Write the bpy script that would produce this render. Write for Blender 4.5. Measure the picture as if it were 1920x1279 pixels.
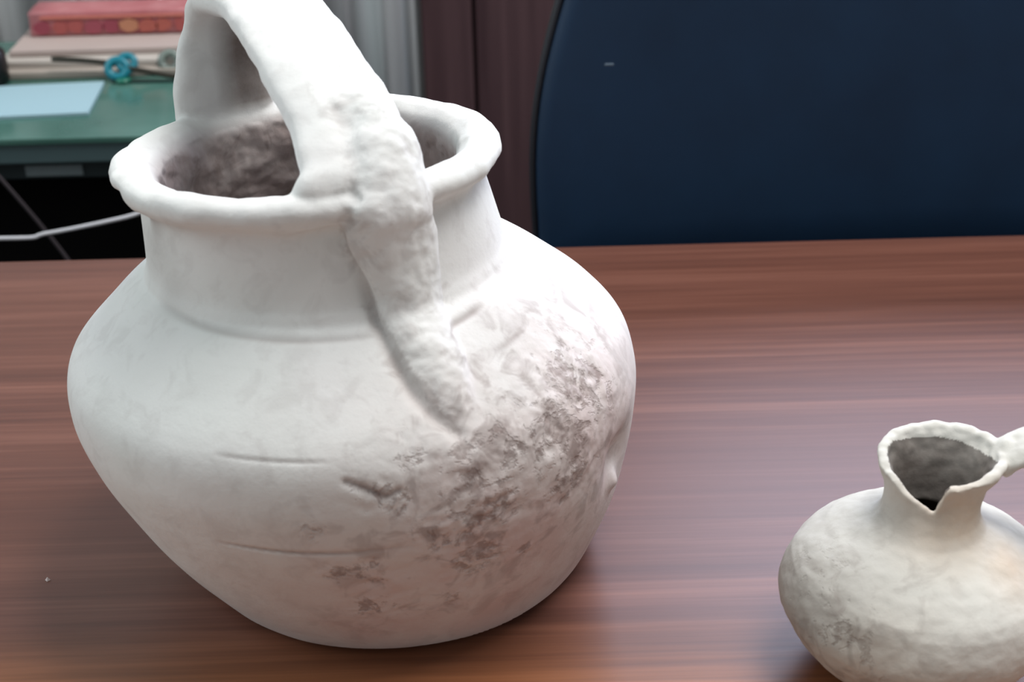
import bpy, bmesh, math, random
import numpy as np
from mathutils import Vector, Matrix, noise
from mathutils.bvhtree import BVHTree
random.seed(4)
pi = math.pi
for o in list(bpy.data.objects): bpy.data.objects.remove(o)
scene = bpy.context.scene
C = scene.collection

# ------------------------------------------------------------------ camera
TH, ROLL = math.radians(27.5), math.radians(1.5)
cd = bpy.data.cameras.new('camera'); cam = bpy.data.objects.new('camera', cd); C.objects.link(cam)
cd.sensor_width = 36; cd.lens = 2800 / 1920 * 36; cd.clip_start = .02
cam.matrix_world = Matrix.Translation((0, 0, 1.15)) @ Matrix.Rotation(pi/2 - TH, 4, 'X') @ Matrix.Rotation(-ROLL, 4, 'Z')
cd.dof.use_dof = True; cd.dof.focus_distance = .66; cd.dof.aperture_fstop = 12
scene.camera = cam

# ------------------------------------------------------------------ light
w = bpy.data.worlds.new('world'); scene.world = w; w.use_nodes = True
w.node_tree.nodes['Background'].inputs[0].default_value = (.93, .97, 1, 1)
w.node_tree.nodes['Background'].inputs[1].default_value = .31
def area(name, loc, target, size, size_y, energy, col):
    l = bpy.data.lights.new(name, 'AREA'); l.shape = 'RECTANGLE'; l.size = size; l.size_y = size_y
    l.energy = energy; l.color = col
    o = bpy.data.objects.new(name, l); C.objects.link(o); o.location = loc
    o.rotation_euler = (Vector(target) - Vector(loc)).to_track_quat('-Z', 'Y').to_euler()
    return o
area('ceiling_lamp_light', (.60, .80, 2.5), (0, .56, .85), 1.2, .8, 31, (1, .98, .98))
area('window_daylight', (-1.9, .70, 1.9), (0, .75, .85), 1.3, 1.3, 15, (.84, .96, 1))
vs = scene.view_settings
vs.view_transform = 'Standard'; vs.look = 'None'; vs.gamma = 1; vs.use_curve_mapping = False; vs.exposure = 0.25

# ------------------------------------------------------------------ helpers
def srgb(r, g, b):
    f = lambda c: (c/255/12.92) if c/255 <= .04045 else ((c/255+.055)/1.055)**2.4
    return (f(r), f(g), f(b), 1)
def link(name, me, mat=None, parent=None):
    o = bpy.data.objects.new(name, me); C.objects.link(o)
    if mat: me.materials.append(mat)
    if parent:
        o.parent = parent
        o.matrix_parent_inverse = Matrix.Translation(-Vector(parent.location))
    return o
def thing(name, label, cat, loc, group=None):
    o = bpy.data.objects.new(name, None); C.objects.link(o); o.location = loc
    o.empty_display_size = .05; return tag(o, label, cat, group)
def tag(o, label, cat, group=None):
    o['label'] = label; o['category'] = cat
    if group: o['group'] = group
    return o
def struct(o, label=None):
    o['kind'] = 'structure'
    if label: o['label'] = label
    return o
def mesh_of(verts, faces, name='mesh', smooth=True):
    me = bpy.data.meshes.new(name); me.from_pydata([tuple(v) for v in verts], [], faces)
    if smooth:
        for p in me.polygons: p.use_smooth = True
    me.update(); return me
def from_bm(bm, smooth=False):
    me = bpy.data.meshes.new('mesh'); bmesh.ops.recalc_face_normals(bm, faces=bm.faces)
    bm.to_mesh(me); bm.free()
    if smooth:
        for p in me.polygons: p.use_smooth = True
    return me
def box(x0, x1, y0, y1, z0, z1, bev=0, seg=2, rot=None, pivot=None):
    bm = bmesh.new(); bmesh.ops.create_cube(bm, size=1)
    for v in bm.verts:
        v.co = Vector((x0 + (v.co.x+.5)*(x1-x0), y0 + (v.co.y+.5)*(y1-y0), z0 + (v.co.z+.5)*(z1-z0)))
    if bev: bmesh.ops.bevel(bm, geom=bm.edges[:], offset=bev, segments=seg, profile=.5, affect='EDGES')
    if rot:
        pv = Vector(pivot or ((x0+x1)/2, (y0+y1)/2, (z0+z1)/2))
        bmesh.ops.transform(bm, matrix=Matrix.Translation(pv) @ Matrix.Rotation(rot, 4, 'Z') @ Matrix.Translation(-pv), verts=bm.verts)
    return from_bm(bm)
def smooth_path(pts, n):
    P = [np.array(p, float) for p in pts]; P = [2*P[0]-P[1]] + P + [2*P[-1]-P[-2]]
    out = []; m = len(P)-3
    for i in range(n+1):
        t = i/n*m; k = min(int(t), m-1); t -= k; a, b, c, d = P[k:k+4]
        out.append(.5*((2*b) + (-a+c)*t + (2*a-5*b+4*c-d)*t*t + (-a+3*b-3*c+d)*t**3))
    return out
def tube(pts, r, n=40, seg=10):
    path = smooth_path(pts, n); V = []; F = []; prev = None
    for i, p in enumerate(path):
        t = path[min(i+1, n)] - path[max(i-1, 0)]; t /= np.linalg.norm(t)
        u = prev - t*np.dot(prev, t) if prev is not None else np.cross(t, [0, 0, 1] if abs(t[2]) < .9 else [1, 0, 0])
        u /= np.linalg.norm(u); v = np.cross(t, u); prev = u
        rr = r(i/n) if callable(r) else r
        for k in range(seg):
            a = 2*pi*k/seg; V.append(p + rr*(u*math.cos(a) + v*math.sin(a)))
    for i in range(n):
        for k in range(seg):
            F.append((i*seg+k, i*seg+(k+1) % seg, (i+1)*seg+(k+1) % seg, (i+1)*seg+k))
    F.append(tuple(range(seg))[::-1]); F.append(tuple(n*seg+k for k in range(seg)))
    return mesh_of(V, F)
def lathe(profile, cx, cy, seg=32):
    V = []; F = []
    for r, z in profile:
        for k in range(seg):
            a = 2*pi*k/seg; V.append((cx+r*math.cos(a), cy+r*math.sin(a), z))
    for i in range(len(profile)-1):
        for k in range(seg):
            F.append((i*seg+k, i*seg+(k+1) % seg, (i+1)*seg+(k+1) % seg, (i+1)*seg+k))
    F.append(tuple(range(seg))[::-1]); m = (len(profile)-1)*seg; F.append(tuple(m+k for k in range(seg)))
    return mesh_of(V, F)

# ------------------------------------------------------------------ materials
class M:
    def __init__(s, name, rough=.6, col=None, spec=.5):
        s.m = bpy.data.materials.new(name); s.m.use_nodes = True; s.t = s.m.node_tree; s.b = s.t.nodes['Principled BSDF']
        s.b.inputs['Roughness'].default_value = rough; s.b.inputs['Specular IOR Level'].default_value = spec
        if col: s.b.inputs['Base Color'].default_value = col
        s.co = None
    def n(s, typ, **kw):
        nd = s.t.nodes.new(typ)
        for k, v in kw.items(): setattr(nd, k, v)
        return nd
    def l(s, a, b): s.t.links.new(a, b)
    def coords(s, scale=(1, 1, 1), rot=(0, 0, 0)):
        tc = s.n('ShaderNodeTexCoord'); mp = s.n('ShaderNodeMapping')
        mp.inputs['Scale'].default_value = scale; mp.inputs['Rotation'].default_value = rot
        s.l(tc.outputs['Object'], mp.inputs[0]); return mp.outputs[0]
    def noise(s, co, scale, detail=4, rough=.55, dist=0):
        nd = s.n('ShaderNodeTexNoise'); nd.inputs['Scale'].default_value = scale; nd.inputs['Detail'].default_value = detail
        nd.inputs['Roughness'].default_value = rough; nd.inputs['Distortion'].default_value = dist
        s.l(co, nd.inputs['Vector']); return nd.outputs['Fac']
    def ramp(s, f, stops):
        nd = s.n('ShaderNodeValToRGB'); e = nd.color_ramp.elements
        while len(e) < len(stops): e.new(.5)
        for el, (p, c) in zip(e, stops): el.position = p; el.color = c if len(c) == 4 else (*c, 1)
        s.l(f, nd.inputs[0]); return nd.outputs[0]
    def mix(s, f, a, b, mode='MIX'):
        nd = s.n('ShaderNodeMix', data_type='RGBA', blend_type=mode)
        for i, v in ((0, f), (6, a), (7, b)):
            if hasattr(v, 'node'): s.l(v, nd.inputs[i])
            else: nd.inputs[i].default_value = v
        return nd.outputs[2]
    def math(s, op, a, b=0):
        nd = s.n('ShaderNodeMath', operation=op)
        for i, v in enumerate((a, b)):
            if hasattr(v, 'node'): s.l(v, nd.inputs[i])
            else: nd.inputs[i].default_value = v
        return nd.outputs[0]
    def attr(s, name):
        return s.n('ShaderNodeAttribute', attribute_name=name).outputs['Fac']
    def col(s, c): s.l(c, s.b.inputs['Base Color'])
    def bump(s, h, dist, strength=1):
        nd = s.n('ShaderNodeBump'); nd.inputs['Distance'].default_value = dist; nd.inputs['Strength'].default_value = strength
        s.l(h, nd.inputs['Height']); s.l(nd.outputs[0], s.b.inputs['Normal'])
BLK = (0, 0, 0, 1); WHT = (1, 1, 1, 1)

# laminate table top with long grain along X
wood = M('table_wood', .40, spec=.6)
c1 = wood.coords((1.1, 26, 1)); c2 = wood.coords((3, 150, 1)); c3 = wood.coords((.9, 7, 1))
f1 = wood.noise(c1, 1.6, 5, .6, .35); f2 = wood.noise(c2, 1.5, 3, .6); f3 = wood.noise(c3, 1.5, 2); f4 = wood.noise(wood.coords((.5, 5, 1)), 1.1, 2)
g = wood.math('ADD', wood.math('MULTIPLY', f1, .62), wood.math('MULTIPLY', f2, .38))
cc = wood.ramp(g, [(.34, srgb(78, 45, 36)), (.5, srgb(100, 61, 49)), (.66, srgb(125, 82, 68))])
cc = wood.mix(wood.ramp(f3, [(.4, BLK), (.65, (.55, .55, .55))]), cc, srgb(96, 54, 38))
sep = wood.n('ShaderNodeSeparateXYZ'); wood.l(wood.coords(), sep.inputs[0])
band = wood.ramp(wood.math('ADD', wood.math('MULTIPLY', sep.outputs['Y'], 1), wood.math('MULTIPLY', f4, .10)), [(.0, WHT), (.49, WHT), (.555, BLK)])
cc = wood.mix(wood.math('MULTIPLY', band, .85), cc, wood.ramp(g, [(.36, srgb(96, 52, 20)), (.62, srgb(158, 98, 50))]))
wood.col(cc); wood.bump(g, .0004, .35)

def clay(name, base_a, base_b, pink, dark, seed, shade_grime):
    m = M(name, .85, spec=.25); co = m.coords((1, 1, 1), (seed, seed*.7, 0))
    big = m.noise(co, 9, 3); mid = m.noise(co, 45, 5, .65); fine = m.noise(co, 170, 4, .7); dry = m.noise(co, 80, 3, .6, .6)
    c = m.mix(m.ramp(big, [(.35, BLK), (.65, WHT)]), base_a, base_b)
    c = m.mix(m.math('MULTIPLY', m.attr('pink'), m.ramp(mid, [(.25, (.5,)*3), (.6, WHT)])), c, pink)
    sc = m.math('MULTIPLY', m.attr('scuff'), m.ramp(dry, [(.5, BLK), (.64, WHT)]))
    c = m.mix(m.math('MULTIPLY', sc, .55), c, dark)
    blotch = m.noise(co, 85, 5, .68, .6); blot2 = m.noise(co, 190, 3, .6, .3)
    st = m.attr('stain'); spk = m.noise(co, 320, 3, .6, .4)
    k = m.math('ADD', m.math('MULTIPLY', blotch, .7), m.math('MULTIPLY', blot2, .3))
    k = m.math('ADD', k, m.math('MULTIPLY', st, .13))
    sm = m.math('MULTIPLY', m.ramp(k, [(.585, BLK), (.645, WHT)]), m.ramp(st, [(.05, BLK), (.45, WHT)]))
    c = m.mix(m.math('MULTIPLY', m.math('MULTIPLY', sm, m.ramp(spk, [(.38, (.35,)*3), (.56, WHT)])), .55), c, dark)
    c = m.mix(m.math('MULTIPLY', m.attr('line'), .75), c, dark)
    dm = m.math('MULTIPLY', m.attr('shade_dirt'), m.ramp(mid, [(.3, (.75,)*3), (.65, WHT)]))  # painted shade of the hollows together with grey dirt
    c = m.mix(dm, c, shade_grime)
    m.col(c)
    h = m.math('ADD', m.math('MULTIPLY', fine, .35), mid); h = m.math('SUBTRACT', h, m.math('MULTIPLY', sm, .8))
    m.bump(h, .0009, .55); return m.m
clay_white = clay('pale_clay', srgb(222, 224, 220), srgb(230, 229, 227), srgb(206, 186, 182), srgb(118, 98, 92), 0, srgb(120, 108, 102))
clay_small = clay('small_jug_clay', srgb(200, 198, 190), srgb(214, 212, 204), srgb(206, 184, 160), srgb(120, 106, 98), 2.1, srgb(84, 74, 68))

# ------------------------------------------------------------------ setting
def plain(name, col, rough=.7, nscale=None, var=.12, bump=0, spec=.5, sc=(1, 1, 1)):
    m = M(name, rough, col, spec)
    if nscale:
        co = m.coords(sc); f = m.noise(co, nscale, 4)
        m.col(m.mix(f, tuple(c*(1-var) for c in col[:3])+(1,), tuple(min(1, c*(1+var)) for c in col[:3])+(1,)))
        if bump: m.bump(f, bump, .6)
    return m.m
wall_m = plain('wall_paint', srgb(176, 176, 170), .8, 12, .05)
struct(link('floor', box(-3, 3, -1.5, 2.5, -.05, 0), plain('dark_floor', srgb(30, 26, 26), .5, 6, .2)))
WY = 2.3
bm = bmesh.new()
def add_box(bm, x0, x1, y0, y1, z0, z1, bev=0):
    r = bmesh.ops.create_cube(bm, size=1)
    for v in r['verts']:
        v.co = Vector((x0 + (v.co.x+.5)*(x1-x0), y0 + (v.co.y+.5)*(y1-y0), z0 + (v.co.z+.5)*(z1-z0)))
    if bev: bmesh.ops.bevel(bm, geom=list({e for v in r['verts'] for e in v.link_edges}), offset=bev, segments=2, profile=.5, affect='EDGES')
WX0, WX1, WZ0, WZ1 = .18, 1.85, 1.08, 2.3
add_box(bm, -3, WX0, WY, WY+.12, 0, 2.7); add_box(bm, WX1, 3, WY, WY+.12, 0, 2.7)
add_box(bm, WX0, WX1, WY, WY+.12, 0, WZ0); add_box(bm, WX0, WX1, WY, WY+.12, WZ1, 2.7)
struct(link('wall_back', from_bm(bm), wall_m))
# window: frame with two panes bright with overcast daylight
win = struct(thing('window_1', 'bright window in the back wall', 'window', ((WX0+WX1)/2, WY, WZ0)))
del win['category']
bm = bmesh.new(); fw_ = .05; xm = (WX0+WX1)/2
add_box(bm, WX0, WX1, WY+.02, WY+.09, WZ0, WZ0+fw_); add_box(bm, WX0, WX1, WY+.02, WY+.09, WZ1-fw_, WZ1)
for a, b in ((WX0, WX0+fw_), (WX1-fw_, WX1), (xm-.03, xm+.03)): add_box(bm, a, b, WY+.02, WY+.09, WZ0+fw_, WZ1-fw_)
link('window_frame', from_bm(bm), plain('window_frame_paint', srgb(225, 225, 222), .5), win)
lit = M('lit_window_glass', .3); lit.b.inputs['Emission Color'].default_value = (.68, .76, 1, 1); lit.b.inputs['Emission Strength'].default_value = 9
for a, b in ((WX0+fw_, xm-.03), (xm+.03, WX1-fw_)):
    link('pane', box(a, b, WY+.05, WY+.056, WZ0+fw_, WZ1-fw_), lit.m, win)

# curtain with folds
def curtain(name, x0, x1, y, z0, z1, mat, label, seed):
    n = 220; V = []; F = []; rows = [z1, (z0+z1)/2, z0]
    for j, z in enumerate(rows):
        for i in range(n+1):
            t = i/n; x = x0 + (x1-x0)*t
            d = .022*math.sin(t*(x1-x0)*62+seed) + .012*math.sin(t*(x1-x0)*143+seed*2+j*.3) + .006*math.sin(t*310+j)
            V.append((x, y+d, z))
    m = n+1
    for j in range(2):
        for i in range(n): F.append((j*m+i, (j+1)*m+i, (j+1)*m+i+1, j*m+i+1))
    me = mesh_of(V, F); o = link(name, me, mat)
    s = o.modifiers.new('solid', 'SOLIDIFY'); s.thickness = .002
    return tag(o, label, 'curtain')
cm = M('grey_curtain_cloth', .9, spec=.1); co = cm.coords((1, 1, .02)); f = cm.noise(co, 30, 5, .7)
cm.col(cm.ramp(f, [(.3, srgb(186, 190, 190)), (.5, srgb(222, 226, 226)), (.7, srgb(238, 235, 238))]))
curtain('curtain', -1.5, -.094, 1.545, .05, 2.3, cm.m, 'pale grey pleated curtain hanging behind the desk and the large jug', 1.3)

# brown cabinet
cab = thing('cabinet', 'tall dark brown wooden cabinet between the grey curtain and the blue chair', 'cabinet', (.05, 1.85, 0))
bw = M('dark_brown_laminate', .55, spec=.35); co = bw.coords((40, 1, 1.2)); f = bw.noise(co, 2, 4, .6)
bw.col(bw.ramp(f, [(.3, srgb(74, 53, 57)), (.7, srgb(98, 74, 77))]))
link('body', box(-.092, .16, 1.662, 2.1, .06, 1.3, .003), bw.m, cab)
link('plinth', box(-.085, .153, 1.68, 2.09, 0, .06), bw.m, cab)
for a, b in ((-.092, -.0355), (-.0315, .16)):
    link('door_panel', box(a, b, 1.64, 1.66, .07, 1.29, .002), bw.m, cab)
hm = plain('steel_handle', srgb(150, 150, 150), .3); hm.node_tree.nodes['Principled BSDF'].inputs['Metallic'].default_value = 1
for hx in (-.05, -.017):
    link('handle', tube([(hx, 1.64, .98), (hx, 1.615, .985), (hx, 1.615, 1.1), (hx, 1.64, 1.105)], .004, 24, 8), hm, cab)

# ------------------------------------------------------------------ table
tb = thing('table', 'brown wood-grain table that both clay jugs stand on', 'table', (0, .5, 0))
link('table_top', box(-.95, .95, .08, .902, .722, .75, .0025), wood.m, tb)
for x in (-.88, .82):
    for y in (.13, .79): link('leg', box(x, x+.06, y, y+.06, 0, .722, .004), wood.m, tb)
link('apron', box(-.82, .82, .80, .815, .6, .722), wood.m, tb)

# ------------------------------------------------------------------ blue chair
ch = thing('office_chair', 'dark navy blue chair with padded backrest standing behind the table', 'chair', (.29, 1.12, 0))
navy = M('navy_upholstery', .62, spec=.3); co = navy.coords(); f = navy.noise(co, 14, 3); f9 = navy.noise(co, 600, 2)
navy.col(navy.ramp(f, [(.3, srgb(13, 38, 62)), (.7, srgb(16, 44, 70))])); navy.bump(f9, .0003, .4)
black_p = plain('black_plastic', srgb(14, 14, 20), .5, spec=.3)
def back_outline(inset=0, n=24):
    # corner-rounded outline (x, z): lower corners tight, narrowing upwards, softly crowned top
    x0, x1, zb, zt = .0145+inset, .590-inset, .694+inset, .968-inset
    corners = [((x1, zb), .03), ((x1-.045, zt-.01), .06), ((x0+.034, zt-.01), .06), ((x0, zb), .03)]
    P = []; m = len(corners)
    for i, (c, r) in enumerate(corners):
        c = np.array(c); a = np.array(corners[i-1][0]); b = np.array(corners[(i+1) % m][0])
        da = (a-c)/np.linalg.norm(a-c); db = (b-c)/np.linalg.norm(b-c); r = max(.004, r-inset*.6)
        for k in range(9):
            t = k/8; p = (1-t)**2*(c+da*r) + 2*t*(1-t)*c + t*t*(c+db*r); P.append(p)
        nxt, rn = corners[(i+1) % m]; nx = np.array(nxt); e0 = c+db*r; e1 = nx-db*rn
        side = {0: .010, 1: .004, 2: .010, 3: -.001}[i]; perp = np.array([db[1], -db[0]])
        for k in range(1, 13):
            t = k/13; P.append(e0+(e1-e0)*t + perp*side*math.sin(pi*t))
    return P
def bend(x): return .11*((x-.305)/.285)**2*.25
def slab(layers):
    V = []; F = []
    for inset, y in layers:
        for x, z in back_outline(inset): V.append((x, y+bend(x)*-1+ .028 + (z-.72)*.10, z))
    n = len(V)//len(layers)
    for j in range(len(layers)-1):
        for k in range(n): F.append((j*n+k, j*n+(k+1) % n, (j+1)*n+(k+1) % n, (j+1)*n+k))
    for j, flip in ((0, 1), (len(layers)-1, 0)):
        # concentric closing rings keep the curve of the back
        idx = list(range(j*n, j*n+n)); base = [V[i] for i in idx]; cx, cz = .305, .845
        yl = layers[j][1]; prev = idx
        for s in (.8, .6, .4, .2, .05):
            cur = []
            for (x, y, z) in base:
                xx = cx+(x-cx)*s; zz = cz+(z-cz)*s; cur.append(len(V)); V.append((xx, yl-bend(xx)+.028+(zz-.72)*.10, zz))
            for k in range(n):
                q = (prev[k], prev[(k+1) % n], cur[(k+1) % n], cur[k]); F.append(q[::-1] if flip else q)
            prev = cur
        F.append(tuple(prev) if flip else tuple(prev[::-1]))
    bm = bmesh.new(); me = mesh_of(V, F); bm.from_mesh(me); return from_bm(bm, True)
link('backrest', slab([(.012, .962), (.006, .9645), (.003, .97), (.004, .99)]), navy.m, ch)
link('backrest_shell', slab([(.003, .980), (0, .983), (0, 1.004), (.006, 1.01), (.02, 1.012)]), black_p, ch)
pip = [(x, .9805-bend(x)+.028+(z-.72)*.10, z) for x, z in back_outline(.0015)]
link('piping', tube(pip+[pip[0]], .0035, 180, 6), plain('dark_piping', srgb(8, 12, 24), .6), ch)
link('lint_fleck', box(.0665, .0725, .9650, .9662, .852, .8535, .0004), plain('lint', srgb(88, 104, 118), .9), ch).location.y = .0
link('back_bar', tube([(.305, 1.03, .80), (.305, 1.06, .66), (.305, 1.10, .47), (.305, 1.20, .43)], .016, 24, 10), black_p, ch)
link('seat', box(.06, .55, 1.07, 1.52, .43, .5, .03, 4), navy.m, ch)
link('gas_column', lathe([(.03, .08), (.03, .25), (.018, .25), (.018, .43)], .305, 1.3), black_p, ch)
for k in range(5):
    a = 2*pi*k/5+.3; dx, dy = math.cos(a), math.sin(a)
    link('foot', tube([(.305+dx*.02, 1.3+dy*.02, .11), (.305+dx*.15, 1.3+dy*.15, .09), (.305+dx*.27, 1.3+dy*.27, .065)], lambda t: .02-.008*t, 10, 8), black_p, ch)
    link('caster', lathe([(.004, 0), (.02, .006), (.025, .028), (.02, .05), (.006, .06)], .305+dx*.27, 1.3+dy*.27, 14), black_p, ch)

# ------------------------------------------------------------------ desk on the left
dk = thing('desk', 'grey desk with a green glass top at the left behind the table', 'desk', (-.75, 1.4, 0))
grey_d = plain('grey_desk_laminate', srgb(72, 92, 94), .5, 20, .1)
dark_d = plain('dark_desk_rail', srgb(30, 42, 44), .6, 20, .1)
void = plain('desk_panel_shade_black', srgb(9, 8, 9), .8, spec=.1)  # near-black colour stands in for the shade under the desk
gl = M('green_glass', .16, spec=.6); co = gl.coords(); f = gl.noise(co, 9, 3)
gl.col(gl.ramp(f, [(.3, srgb(50, 90, 80)), (.7, srgb(78, 116, 106))]))
DX0, DX1 = -1.35, -.235
link('glass_top', box(DX0, DX1, 1.141, 1.425, .7445, .75, .001), gl.m, dk)
link('desk_top', box(DX0, DX1-.004, 1.1435, 1.425, .7275, .744, .0015), grey_d, dk)
link('front_rail', box(DX0+.01, DX1-.01, 1.152, 1.17, .7115, .7275, .001), dark_d, dk)
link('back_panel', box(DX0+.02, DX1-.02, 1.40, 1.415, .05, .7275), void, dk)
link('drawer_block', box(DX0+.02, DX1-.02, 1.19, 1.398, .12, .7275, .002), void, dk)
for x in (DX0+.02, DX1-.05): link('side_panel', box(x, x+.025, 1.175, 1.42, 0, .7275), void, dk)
lb = link('label_sticker', box(-.3935, -.347, 1.1505, 1.152, .7145, .7235), plain('sticker_paper', srgb(112, 124, 126), .7, 60, .15), dk); lb['label'] = 'pale grey sticker on the desk rail'

def at_rot(me, ang, piv):
    me.transform(Matrix.Translation(piv) @ Matrix.Rotation(ang, 4, 'Z') @ Matrix.Translation(-Vector(piv))); return me
paper = plain('pale_blue_paper', srgb(150, 180, 190), .7, 8, .04)
def sheet(x0, x1, y0, y1, z0, z1, rot, piv): return at_rot(box(x0, x1, y0, y1, z0, z1), rot, piv)
tag(link('paper_stack', sheet(-.62, -.3485, 1.196, 1.281, .7502, .7527, math.radians(4), (-.3485, 1.2, .75)), paper),
    'pale blue stack of paper lying on the green desk top', 'paper')
# white tray of papers, three layers
tr = thing('paper_pile', 'pile of cream papers under the pink package on the desk', 'papers', (-.37, 1.38, .7502))
for i, (x0, x1, y0, y1, z0, z1, r, col) in enumerate([(-.462, -.262, 1.300, 1.42, .7502, .7565, .5, (166, 156, 146)), (-.455, -.268, 1.312, 1.418, .7568, .7625, -1.5, (182, 174, 166)), (-.450, -.276, 1.328, 1.415, .7628, .7685, 1.0, (172, 156, 150))]):
    link('paper_sheaf', at_rot(box(x0, x1, y0, y1, z0, z1, .001), math.radians(r), (-.36, 1.37, .75)), plain('cream_paper', srgb(*col), .8, 30, .06), tr)
# pink package with red blotchy print
pk = thing('package', 'pink package with red and orange print lying on cream papers', 'package', (-.37, 1.4, .7688))
pm = M('pink_wrapper', .5, spec=.4); co = pm.coords(); f = pm.noise(co, 40, 3)
pm.col(pm.ramp(f, [(.3, srgb(172, 100, 104)), (.7, srgb(186, 124, 126))]))
bm = bmesh.new(); add_box(bm, -.440, -.286, 1.372, 1.412, .7688, .7915)
bmesh.ops.subdivide_edges(bm, edges=bm.edges[:], cuts=6, use_grid_fill=True)
for v in bm.verts:
    q = noise.noise_vector(v.co*60); v.co += Vector(q)*.0015; v.co.z = max(v.co.z, .769)
link('wrapper', from_bm(bm, True), pm.m, pk)
cols = [(150, 66, 80), (168, 84, 80), (188, 128, 98), (174, 92, 80), (156, 74, 86)]
def disc_blob(cx, cz, rx, rz, y, seed, hole=0):
    n = 18; V = []; F = []
    for yy in (y, y+.0025):
        for k in range(n):
            a = 2*pi*k/n; r = 1+.25*noise.noise(Vector((math.cos(a)*1.3+seed, math.sin(a)*1.3, seed)))
            V.append((cx+rx*r*math.cos(a), yy, cz+rz*r*math.sin(a)))
    F.append(tuple(range(n))); F.append(tuple(range(n, 2*n))[::-1])
    for k in range(n): F.append((k, n+k, n+(k+1) % n, (k+1) % n))
    return mesh_of(V, F, smooth=False)
for i, (dx, r_, c) in enumerate([(0, .008, 0), (.017, .007, 1), (.031, .008, 1), (.048, .009, 4), (.064, .008, 0), (.081, .009, 2), (.098, .009, 3), (.113, .008, 3), (.128, .005, 1)]):
    link('print_mark', disc_blob(-.429+dx, .7775+.0006*((i*7) % 3-1), r_, .0058, 1.3695, i*1.7), plain('print_ink', srgb(*cols[c]), .5), pk)
link('top_band', box(-.430, -.296, 1.3700, 1.3722, .7850, .7872, .0003), plain('orange_band', srgb(196, 116, 100), .5), pk)
# black bottle-like object at the left edge
bo = thing('desk_bottle', 'black round-shouldered bottle at the left edge of the desk', 'bottle', (-.459, 1.30, .7502))
bp = plain('black_glossy', srgb(12, 10, 14), .35)
link('bottle_body', lathe([(.014, .7502), (.0175, .7515), (.0182, .765), (.0172, .778), (.0125, .784)], -.459, 1.292), bp, bo)
link('cap', lathe([(.0120, .784), (.0132, .785), (.0130, .7975), (.011, .7995)], -.459, 1.292), bp, bo)
# scissors-like long dark tool with teal grip
pn = thing('scissors', 'dark scissors with a teal grip lying on the desk edge of the papers', 'scissors', (-.35, 1.30, .7505))
drk = plain('dark_blade', srgb(44, 40, 30), .4); teal = plain('teal_plastic', srgb(20, 120, 136), .35)
link('blade', tube([(-.402, 1.298, .7690), (-.38, 1.296, .7680), (-.352, 1.294, .7652), (-.3325, 1.290, .7625)], .0026, 20, 8), drk, pn)
link('blade', tube([(-.335, 1.290, .762), (-.312, 1.288, .757), (-.290, 1.286, .7535), (-.265, 1.285, .7525)], .0026, 20, 8), drk, pn)
def torus_loop(cx, cy, cz, rx, rz, r):
    pts = [(cx+rx*math.cos(2*pi*k/12), cy+.003*math.sin(2*pi*k/12), cz+rz*math.sin(2*pi*k/12)) for k in range(13)]
    return tube(pts, r, 48, 8)
link('grip', torus_loop(-.343, 1.290, .7610, .0085, .0068, .0038), teal, pn)
link('grip', torus_loop(-.335, 1.293, .7650, .0070, .0055, .0034), teal, pn)
link('pivot', lathe([(.002, .7505), (.007, .7508), (.0072, .753), (.003, .7545)], -.338, 1.284, 16), plain('green_plastic', srgb(18, 104, 84), .35), pn)
# glass tape ring
gm = M('clear_grey_plastic', .12, srgb(150, 165, 158)); gm.b.inputs['Transmission Weight'].default_value = .55
o = link('tape_roll', torus_loop(-.300, 1.3085, .7610, .0078, .0066, .0038), gm.m); tag(o, 'small clear grey roll of tape standing at the right end of the papers', 'tape roll')
# dark desk strip under the tool
tag(link('ruler', at_rot(box(-.3475, -.268, 1.2795, 1.2835, .7502, .7522, .0005), math.radians(-1), (-.3, 1.28, .75)), plain('dark_green_ruler', srgb(16, 44, 40), .5)),
    'thin dark green ruler lying along the front of the papers', 'ruler')

# cables
wc = plain('white_cable_rubber', srgb(196, 196, 200), .5)
tag(link('cable', tube([(-.95, 1.09, .735), (-.6, 1.06, .706), (-.388, 1.05, .7030), (-.351, 1.05, .7062), (-.289, 1.05, .7178), (-.21, 1.07, .7290), (-.17, 1.10, .60), (-.16, 1.14, .30), (-.15, 1.2, .012)], .0017, 90, 8), wc),
    'white cable stretched in front of the black desk void, left of the jug neck', 'cable')
tag(link('cable', tube([(-.418, 1.136, .7275), (-.4079, 1.139, .7133), (-.3682, 1.143, .6404), (-.33, 1.14, .55), (-.30, 1.13, .3), (-.30, 1.13, .012)], .0016, 50, 8), plain('dark_grey_cable_rubber', srgb(62, 56, 60), .6)),
    'thin dark grey cable hanging diagonally below the desk front', 'cable')
tag(link('cable', tube([(-.365, 1.475, .90), (-.343, 1.465, .81), (-.3315, 1.44, .7790), (-.323, 1.420, .7550), (-.30, 1.412, .7527), (-.27, 1.412, .7527)], .0024, 50, 8), wc),
    'white cable slanting down beside the jug handle in front of the curtain', 'cable')
tag(link('crumb', mesh_of([(-.2124, .5477, .7501), (-.2111, .5464, .7501), (-.2098, .5477, .7501), (-.2111, .5490, .7501), (-.2111, .5477, .7518)], [(0, 1, 2, 3), (0, 4, 1), (1, 4, 2), (2, 4, 3), (3, 4, 0)], smooth=False), plain('crumb_white', srgb(214, 200, 196), .9)),
    'tiny whitish crumb on the table left of the large jug', 'crumb')

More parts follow.
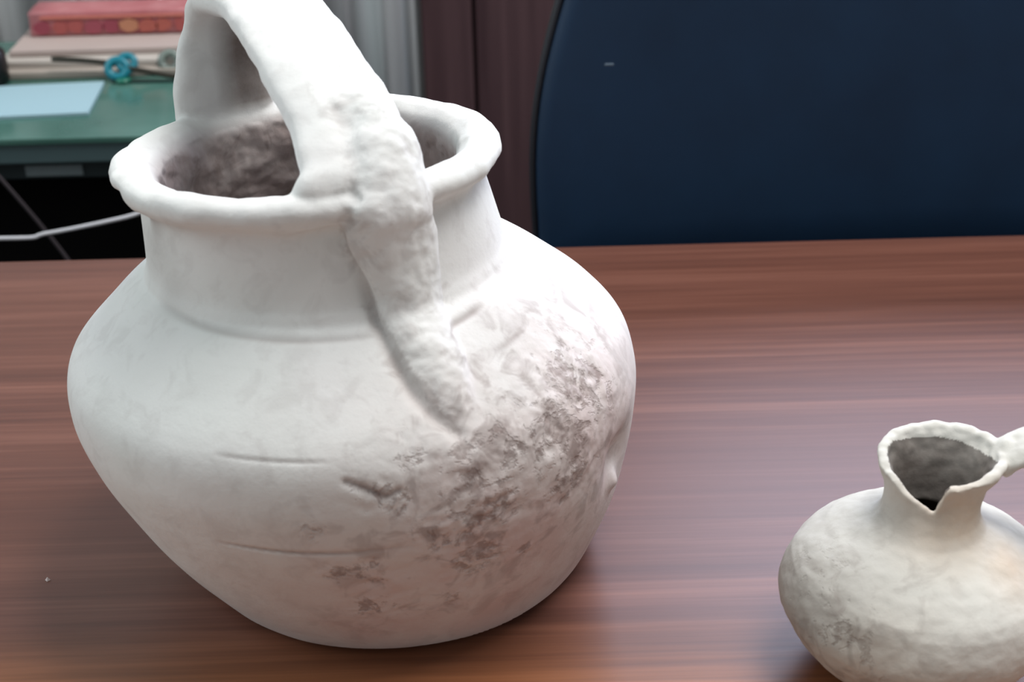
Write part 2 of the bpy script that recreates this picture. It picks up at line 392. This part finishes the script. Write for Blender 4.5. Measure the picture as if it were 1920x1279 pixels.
# ------------------------------------------------------------------ vessel building
def hermite(xk, yk, x, mono=True):
    xk = list(xk); yk = list(yk); n = len(xk)
    h = [xk[i+1]-xk[i] for i in range(n-1)]; d = [(yk[i+1]-yk[i])/h[i] for i in range(n-1)]
    m = [d[0]] + [0 if d[i-1]*d[i] <= 0 else 2*d[i-1]*d[i]/(d[i-1]+d[i]) for i in range(1, n-1)] + [d[-1]]
    if not mono: m = [d[0]] + [(d[i-1]*h[i]+d[i]*h[i-1])/(h[i]+h[i-1]) for i in range(1, n-1)] + [d[-1]*1.25]
    i = 0
    while i < n-2 and x > xk[i+1]: i += 1
    t = (x-xk[i])/h[i]
    return (2*t**3-3*t**2+1)*yk[i]+(t**3-2*t**2+t)*h[i]*m[i]+(-2*t**3+3*t**2)*yk[i+1]+(t**3-t**2)*h[i]*m[i+1]
def closed_lathe(ringf, prof, seg):
    V = []; F = []
    for q in prof: V += [tuple(v) for v in ringf(*q)]
    for i in range(len(prof)-1):
        for k in range(seg):
            F.append((i*seg+k, i*seg+(k+1) % seg, (i+1)*seg+(k+1) % seg, (i+1)*seg+k))
    F.append(tuple(range(seg))[::-1]); m = (len(prof)-1)*seg; F.append(tuple(m+k for k in range(seg)))
    return V, F
def strap(path, wdir, hw, th, n=80, seg=20, sq=.7, wdirs=None):
    # rounded-rectangular loft along path; hw / th = lists of half width / half thickness along it
    P = smooth_path(path, n); V = []; F = []
    for i, p in enumerate(P):
        s = i/n; t = P[min(i+1, n)]-P[max(i-1, 0)]; t /= np.linalg.norm(t)
        w_ = np.array(wdirs(s) if wdirs else wdir, float); w_ -= t*np.dot(w_, t); w_ /= np.linalg.norm(w_); q = np.cross(t, w_)
        a_ = np.interp(s*(len(hw)-1), range(len(hw)), hw); b_ = np.interp(s*(len(th)-1), range(len(th)), th)
        for k in range(seg):
            a = 2*pi*k/seg; ca, sa = math.cos(a), math.sin(a)
            V.append(p + w_*a_*math.copysign(abs(ca)**sq, ca) + q*b_*math.copysign(abs(sa)**sq, sa))
    for i in range(n):
        for k in range(seg): F.append((i*seg+k, i*seg+(k+1) % seg, (i+1)*seg+(k+1) % seg, (i+1)*seg+k))
    F.append(tuple(range(seg))[::-1]); F.append(tuple(n*seg+k for k in range(seg)))
    return V, F
def bm_mesh(parts):
    bm = bmesh.new()
    for V, F in parts:
        b = bmesh.new(); me = mesh_of(V, F); b.from_mesh(me); bmesh.ops.recalc_face_normals(b, faces=b.faces); b.to_mesh(me); b.free()
        bm.from_mesh(me)
    me = bpy.data.meshes.new('raw'); bm.to_mesh(me); bm.free(); return me
def fuse(parts, voxel, iters):
    o = bpy.data.objects.new('tmp', bm_mesh(parts)); C.objects.link(o)
    r = o.modifiers.new('r', 'REMESH'); r.mode = 'VOXEL'; r.voxel_size = voxel
    s = o.modifiers.new('s', 'SMOOTH'); s.factor = .5; s.iterations = iters
    dg = bpy.context.evaluated_depsgraph_get(); me = bpy.data.meshes.new_from_object(o.evaluated_get(dg))
    bpy.data.objects.remove(o); return me
def split(me, keep, names, parent, mat, attrs):
    # keep[i] = part index of vertex i; the parts share the border normals
    co = [v.co.copy() for v in me.vertices]; nr = [v.normal.copy() for v in me.vertices]; out = []
    for pi_, nm in enumerate(names):
        fs = [tuple(p.vertices) for p in me.polygons if max(keep[v] for v in p.vertices) == pi_]
        used = sorted({v for f in fs for v in f}); mp = {v: i for i, v in enumerate(used)}
        m2 = mesh_of([co[v] for v in used], [tuple(mp[v] for v in f) for f in fs])
        for an, vals in attrs.items():
            a = m2.attributes.new(an, 'FLOAT', 'POINT'); a.data.foreach_set('value', [float(vals[v]) for v in used])
        m2.normals_split_custom_set_from_vertices([nr[v] for v in used])
        out.append(link(nm, m2, mat, parent))
    return out
def blob_mask(co, blobs):
    m = np.zeros(len(co))
    for (x, y, z, r, s) in blobs:
        d2 = ((co-np.array([x, y, z]))**2).sum(1); m = np.maximum(m, s*np.exp(-d2/(r*r)))
    return m
def vnoise(co, sc, off=0, octs=3):
    return np.array([noise.fractal(Vector((c[0]*sc+off, c[1]*sc, c[2]*sc)), .9, 2.1, octs) for c in co])

# ------------------------------------------------------------------ large jug
X0, Y0, LX, LX2, LY, TX, TY = -0.05549, 0.57736, -0.14454, 0.01809, 0.00198, 0.03242, -0.06289
HN, HT, H = .14335, .17896, .1899
RB = [.08655, .09401, .10363, .1127, .11935, .12173, .11764, .10108, .07778]; FR = [0, .08, .2, .35, .5, .63, .75, .87, 1]
ZT = .7502
def frame(h):
    k = h/H; t1 = TX*k; t2 = TY*k
    return (np.array([X0+LX*h+LX2*h*h, Y0+LY*h, ZT+h]), np.array([math.cos(t1), 0, math.sin(t1)]), np.array([0, math.cos(t2), math.sin(t2)]))
SEG = 160
def ring(h, r):
    c, e1, e2 = frame(h); return [c + r*(math.cos(2*pi*k/SEG)*e1 + math.sin(2*pi*k/SEG)*e2) for k in range(SEG)]
def on(h, r, az):
    c, e1, e2 = frame(h); a = math.radians(az); return c + r*(math.cos(a)*e1+math.sin(a)*e2)
def r_out(h):
    if h <= HN: return hermite([f*HN for f in FR], RB, max(h, 0), False)
    return np.interp(h, [HN, .150, .160, .172, HT], [.0765, .0745, .0730, .0712, .0702])
prof = [(0, .06), (0, .082), (.0015, .0855)]
prof += [(h, r_out(h)) for h in np.linspace(.004, HN-.0025, 40)]
prof += [(HN-.001, .0782), (HN+.0004, .0768), (HN+.002, .0766)]
prof += [(h, r_out(h)) for h in np.linspace(HN+.005, HT-.003, 8)]
prof += [(HT-.0005, .0712), (.1808, .0745), (.1826, .0775), (.1852, .0796), (.1885, .0798), (.1912, .0782), (.1930, .0752), (.1934, .0715), (.1922, .0675), (.1895, .0636), (.1855, .0612), (.180, .0604), (.165, .0618), (.150, .0655), (.142, .072)]
prof += [(h, r_out(h)-.011) for h in np.linspace(.13, .01, 24)]
prof += [(.008, .06), (.0075, .01)]
prof = [q for q in prof]
body = closed_lathe(ring, prof, SEG)
CR, _, _ = frame(H); AZ = math.radians(297); a_ = np.array([math.cos(AZ), math.sin(AZ), 0]); b_ = np.array([-math.sin(AZ), math.cos(AZ), 0]); z_ = np.array([0, 0, 1.])
def uv(u, v, s=0): return CR + a_*u + z_*v + b_*s
back = on(H, .0725, 124)
arch = [uv(.0665, -.0035, -.003), uv(.0662, .003, -.003), uv(.0628, .0125, -.001), uv(.0443, .0265), uv(.0166, .0400), uv(-.017, .0500), uv(-.045, .0535, -.001), uv(-.0670, .0470, -.003), uv(-.0770, .0300, -.004), back+np.array([-.002, .001, .010]), back+np.array([0, 0, -.010])]
arch = [p + np.array([0, 0, 0]) for p in arch]
h1 = strap(arch, b_, [.0290, .0270, .0235, .0212, .0208, .0205, .0205, .0205, .0210, .0225, .0235], [.010, .0095, .0088, .0085, .0082, .008, .008, .008, .0080, .0085, .009], n=110, sq=.78)
# web smoothing the strap's left foot into the lip
# ridge running down the neck and the shoulder
rid = [uv(.043, .0325, .008), uv(.0600, .0200, .008), uv(.0750, .002, .005)] + [on(h, r_out(min(h, HT-.001))+d, az) for h, d, az in ((.180, .0042, 298.5), (.168, .0022, 300), (.152, .0010, 300), (.143, .0005, 299), (.134, -.0005, 298), (.125, -.0015, 298), (.116, -.0035, 298), (.108, -.008, 299))]
def rid_w(s): return b_
h2 = strap(rid, b_, [.008, .0150, .0175, .0180, .0175, .0140, .0135, .0130, .0118, .0095, .007], [.006, .0105, .0105, .0100, .0095, .0092, .0088, .0080, .0066, .0052, .004], n=90, sq=1.2)
raw = bm_mesh([body]); bvh = BVHTree.FromPolygons([v.co for v in raw.vertices], [tuple(p.vertices) for p in raw.polygons])
me = fuse([body, h1, h2], .0011, 7)
co = np.array([v.co for v in me.vertices]); nr = np.array([v.normal for v in me.vertices]); N = len(co)
dist = np.array([bvh.find_nearest(Vector(c))[3] for c in co])
path = np.array([*smooth_path(arch, 60), *smooth_path(rid, 50)])
dp = np.min(np.linalg.norm(co[:, None, :]-path[None, ::2, :], axis=2), axis=1) if N*len(path) < 4e7 else np.array([min(np.linalg.norm(path[::2]-c, axis=1)) for c in co])
ridp = np.array(smooth_path(rid, 50)); dr = np.full(N, 9.)
for q in ridp[::2]: dr = np.minimum(dr, np.linalg.norm(co-q, axis=1))
keep = ((dist > .0014) & (dp < .036)).astype(int)
# surface coordinates
hh = co[:, 2]-ZT
ang = np.degrees(np.arctan2(co[:, 1]-(Y0+LY*hh), co[:, 0]-(X0+LX*hh+LX2*hh*hh))) % 360
outer = (np.hypot(co[:, 1]-(Y0+LY*hh), co[:, 0]-(X0+LX*hh)) > np.array([r_out(min(max(h, 0), HT-.001))-.006 for h in hh]))
rho = np.hypot(co[:, 1]-(Y0+LY*hh), co[:, 0]-(X0+LX*hh+LX2*hh*hh))
insf = np.clip((np.array([r_out(min(max(h, 0), HT-.001))-.0045 for h in hh])-rho)/.005, 0, 1)*np.clip((.1885-hh)/.009, 0, 1)*(hh > .01)*(keep == 0)
stains = [(.0254, .5125, .864, .020, 1.0), (.0161, .4944, .856, .019, 1.0), (.0229, .4968, .8326, .015, .9), (-.0027, .4781, .8551, .013, .75), (-.0158, .4685, .8488, .015, .8),
          (-.0104, .4706, .8361, .015, 1.0), (-.0253, .4646, .8296, .013, .9), (-.0168, .4714, .8126, .011, 1.0), (-.0524, .4577, .8507, .0075, .9), (-.0440, .4590, .8475, .006, 1.0), (-.0557, .4623, .8102, .010, .8),
          (-.068, .4617, .8112, .008, .65), (-.0573, .4694, .79, .010, .85), (-.0387, .4651, .8634, .010, .5), (.0037, .4858, .804, .004, 1.0), (-.0241, .4766, .788, .008, .5), (.0388, .530, .875, .014, .6), (-.075, .4563, .8377, .007, .45)]
stains += [tuple(uv(-.0155, .0183, -.012))+(.008, .7), tuple(uv(.0, .025, -.014))+(.006, .6), tuple(uv(.0435, .0592, .0))+(.006, .5), tuple(uv(.03, .02, -.01))+(.006, .45), tuple(uv(.045, .02, .012))+(.006, .4), tuple(on(.14, .09, 326))+(.005, .7)]
stain = blob_mask(co, stains)*(outer | (hh > .19))
uu = (co-CR)@a_; sb_ = (co-CR)@b_
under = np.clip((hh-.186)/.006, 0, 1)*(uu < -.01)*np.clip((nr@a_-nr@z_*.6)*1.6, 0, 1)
shade_dirt = under*np.clip((sb_+.018)/.014, .15, 1)*1.0  # shade painted on the inner face of the handle's back leg
shade_dirt = np.maximum(shade_dirt, insf*.62)  # shade of the mouth interior painted into the colour
shade_dirt = np.maximum(shade_dirt, blob_mask(co, [tuple(on(.165, .073, 212))+(.017, .30), tuple(on(.175, .073, 216))+(.008, .5), tuple(on(.150, .075, 222))+(.012, .25)]))  # left neck: painted shade with some grey dirt
scuff = np.clip(blob_mask(co, [(.02, .50, .85, .05, .8), (-.02, .47, .83, .045, .8), (-.04, .47, .80, .03, .6), (.03, .53, .88, .04, .6)]) + (dr < .02)*.2 + .16, 0, 1)
inside = insf > .5
scuff = np.maximum(scuff, insf*.8)
pink = np.clip(blob_mask(co, [(.0, .48, .80, .075, 1.), (-.05, .47, .78, .06, .9), (.03, .52, .83, .06, .9)]) + insf*.9 + .1*(hh < .03), 0, 1)
# relief
nA = vnoise(co, 22, 3, 2); disp = nA*.0006
rough_idx = np.where((dr < .026) | (stain > .08) | inside | (scuff > .35))[0]
nB = np.zeros(N); nC = np.zeros(N)
nB[rough_idx] = vnoise(co[rough_idx], 110, 7, 3); nC[rough_idx] = vnoise(co[rough_idx], 240, 1, 2)
rm = np.clip(1-(dr/.022)**2, 0, 1)*keep
disp += rm*(nB*.0009 + nC*.0002)
disp += stain*(nB*.0007 - np.clip(nC, 0, 1)*.0009) + np.clip(scuff-.3, 0, 1)*nB*.0007
disp += np.where(inside, nB*.0010, 0)
kidx = np.where(keep == 1)[0]; disp[kidx] += vnoise(co[kidx], 45, 2, 2)*.0007
# lip chips and unevenness
lip = np.clip((hh-.178)/.004, 0, 1)*(hh > .176); disp += lip*vnoise(co, 60, 11, 2)*.0010
for az, h, r, d in ((206, .181, .009, -.0045), (214, .177, .006, .002)):
    q = on(h, .077, az); disp += d*np.exp(-((co-q)**2).sum(1)/(r*r))
# flaked dent on the right wall, with a raised lower edge
for az, h, r, d in ((337, .066, .012, -.0036), (330, .074, .012, -.0010), (338, .0515, .0045, .0034), (341, .088, .008, .0006), (338, .060, .013, -.0026)):
    q = on(h, r_out(h), az); disp += d*np.exp(-((co-q)**2).sum(1)/(r*r))
# incised wheel lines
line = np.zeros(N)
def groove(h0, a0, a1, depth, slope=0, wd=.0008, amp=1):
    global disp
    am = (a0+a1)/2; hc = h0+slope*(ang-am); fall = np.clip(1-((ang-am)/((a1-a0)/2))**4, 0, 1)*(ang > a0)*(ang < a1)*outer
    k = np.exp(-((hh-hc)/wd)**2)*fall; disp -= k*depth; np.maximum(line, k*amp, out=line)
groove(.1125, 250, 272, .0005, 0, .0006, .45); groove(.0735, 246, 276, .0007, 0, .0007, .7); groove(.0745, 262, 284, .0003, 0, .0006, .3)
groove(HN+.0008, 215, 291, .0009, 0, .0009, .45); groove(.1425, 303, 321, .0008, .0001, .0009, .7)
groove(.1325, 313, 325, .0003, .00012, .0010, .5); 
crk = smooth_path([on(.1015, r_out(.1015), 274), on(.0985, r_out(.0985), 277), on(.0945, r_out(.0945), 280), on(.096, r_out(.096), 282.5)], 20)
dc = np.full(N, 9.)
for q in crk: dc = np.minimum(dc, np.linalg.norm(co-q, axis=1))
k = np.exp(-(dc/.0014)**2); disp -= .0012*k; line = np.maximum(line, .8*k)
crease = smooth_path([uv(.050, .031, -.004), uv(.062, .020, -.0065), uv(.0745, .006, -.009)] + [on(h, r_out(min(h, HT-.001))+d, az) for h, d, az in ((.184, .009, 287), (.176, .003, 287.5), (.160, .001, 288), (.145, .001, 288.5), (.135, .0005, 289), (.126, 0, 290), (.117, 0, 292.5), (.110, 0, 296))], 90)
dcr = np.full(N, 9.)
for q in crease: dcr = np.minimum(dcr, np.linalg.norm(co-q, axis=1))
kc = np.exp(-(dcr/.0026)**2); disp -= .0017*kc; line = np.maximum(line, .5*kc*np.clip(.6+nA, .3, 1))
disp = np.where(hh < .004, np.minimum(disp, 0), disp)
co2 = co + nr*disp[:, None]; co2[:, 2] = np.maximum(co2[:, 2], ZT)
me.vertices.foreach_set('co', co2.ravel()); me.update()
sd = (co-CR)@b_
edge = ((dist > .0006) & (dist < .0030) & (dr < .022) & (sd < 0.004) & (hh < .19)).astype(float)
line = np.maximum(line, edge*.3)
jug = thing('clay_jug', 'large whitish clay jug with a basket handle arching over its wide mouth', 'jug', (X0, Y0, .75))
split(me, keep, ['jug_body', 'handle'], jug, clay_white, {'stain': stain, 'scuff': scuff, 'pink': pink, 'line': line, 'shade_dirt': shade_dirt})

# ------------------------------------------------------------------ small jug
sx, sy = .1569, .4785
HNK, HTOP = .0655, .0908
def cut(dg):
    # height of the broken rim: full height except where the front left has broken away
    d = np.interp(dg, [150, 180, 200, 220, 240, 252, 257, 260, 264], [0, .0010, .0030, .0070, .0100, .0120, .0125, .0030, 0])
    return HTOP - float(d) + .0005*noise.noise(Vector((dg*.12, 0, 3)))
def r_neck(h, inner):
    if inner: return np.interp(h, [.0665, .074, .080, .085, .0895], [.0145, .0150, .0158, .0172, .0196])
    return np.interp(h, [.0655, .069, .074, .080, .085, .0885, .0895], [.0215, .0190, .0180, .0187, .0208, .0232, .0238])
def sring(h, r, t=None, inner=False, off=0):
    out = []
    for k in range(120):
        a = 2*pi*k/120; dg = math.degrees(a); hh_ = h; ra = r; nk = 0
        if t is not None:
            hc = cut(dg); hh_ = HNK + t*(hc-HNK); ra = r_neck(hh_, inner); nk = (hh_-HNK)/(HTOP-HNK)
            ra += off
            ra *= 1+.12*nk*math.exp(-(((dg+170) % 360-180)/34)**2)
            hh_ += .0015*nk*math.cos(a-.5)
        else: ra *= 1 + .012*noise.noise(Vector((math.cos(a)*2, math.sin(a)*2, h*40)))
        out.append((sx+.003+.0045*nk+ra*math.cos(a) if t is not None else sx+(.004 if h > .06 else .004*h/.06)+ra*math.cos(a), sy+.003+.008*nk+ra*math.sin(a) if t is not None else sy+(.003 if h > .06 else .003*h/.06)+ra*math.sin(a), ZT+hh_))
    return out
R0 = .0545
sp = [(0, .012), (0, .026), (.001, .0285)]
for k in range(1, 20):
    t = k/20; h = .001+.0640*t
    sp.append((h, hermite([0, .12, .3, .5, .7, .85, .94, 1], [.0295, .0385, .0495, R0, .0510, .0408, .0300, .0225], t)))
sp += [(0, 0, t) for t in (0, .15, .3, .45, .6, .75, .88, .96)] + [(0, 0, 1, False, -.0008), (0, 0, 1.01, True, .0022), (0, 0, 1.0, True, .0004)] + [(0, 0, t, True) for t in (.94, .8, .6, .4, .2, 0)]
sp += [(.0600, .026), (.052, .0395), (.036, .0480), (.02, .042), (.010, .034), (.006, .015)]
sb = closed_lathe(sring, sp, 120)
wd = np.array([-.25, 1, 0])
hp = [(sx+.0290, sy+.010, .8370), (sx+.036, sy+.010, .8425), (sx+.050, sy+.009, .8465), (sx+.066, sy+.006, .8400), (sx+.073, sy, .8190), (sx+.062, sy-.002, .8000), (sx+.048, sy-.004, .7900)]
hs_ = strap([np.array(p) for p in hp], wd, [.0085, .0095, .0105, .0095, .0080, .0095, .011], [.0030, .0032, .0035, .0035, .0035, .004, .0035], n=60, sq=.85)
me = fuse([sb, hs_], .0007, 5)
raw = bm_mesh([sb]); bvh = BVHTree.FromPolygons([v.co for v in raw.vertices], [tuple(p.vertices) for p in raw.polygons])
co = np.array([v.co for v in me.vertices]); nr = np.array([v.normal for v in me.vertices])
dist = np.array([bvh.find_nearest(Vector(c))[3] for c in co])
keep = ((dist > .0010) & (co[:, 0] > sx+.028)).astype(int)
hh = co[:, 2]-ZT; rr = np.hypot(co[:, 0]-sx, co[:, 1]-sy)
disp = vnoise(co, 40, 5, 3)*.0006 + vnoise(co, 160, 2, 2)*.00025 + np.clip((hh-.078)/.006, 0, 1)*vnoise(co, 130, 9, 2)*.0009
co2 = co+nr*disp[:, None]; co2[:, 2] = np.maximum(co2[:, 2], ZT)
me.vertices.foreach_set('co', co2.ravel()); me.update()
stain = blob_mask(co, [(sx-.035, sy-.035, .785, .022, .42), (sx-.042, sy-.01, .80, .02, .3), (sx+.02, sy-.05, .775, .012, .3)])
scuff = np.clip(blob_mask(co, [(sx-.035, sy-.03, .79, .035, .7)])+.12, 0, 1)
pink = np.clip(blob_mask(co, [(sx+.008, sy-.01, .825, .018, .9), (sx-.02, sy-.04, .765, .03, .6), (sx+.03, sy-.02, .81, .014, .7)]), 0, 1)
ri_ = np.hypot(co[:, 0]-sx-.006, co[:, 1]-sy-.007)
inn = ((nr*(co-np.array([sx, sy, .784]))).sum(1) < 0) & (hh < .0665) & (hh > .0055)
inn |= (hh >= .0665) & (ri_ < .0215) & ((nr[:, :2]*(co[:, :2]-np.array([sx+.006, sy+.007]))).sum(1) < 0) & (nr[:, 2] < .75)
shade_dirt = np.maximum(inn*.92, blob_mask(co, [(sx-.05, sy-.02, .79, .03, .38), (sx-.038, sy-.025, .80, .025, .32), (sx-.03, sy-.045, .765, .02, .3), (sx-.012, sy-.012, .822, .012, .25)]))  # mouth shade painted in; left side darkened by painted shade and scuffed dirt
sj = thing('clay_jug', 'small squat clay jug with a chipped pouring mouth at the lower right', 'jug', (sx, sy, .75))
split(me, keep, ['jug_body', 'handle'], sj, clay_small, {'stain': stain, 'scuff': scuff, 'pink': pink, 'line': np.zeros(len(co)), 'shade_dirt': shade_dirt})
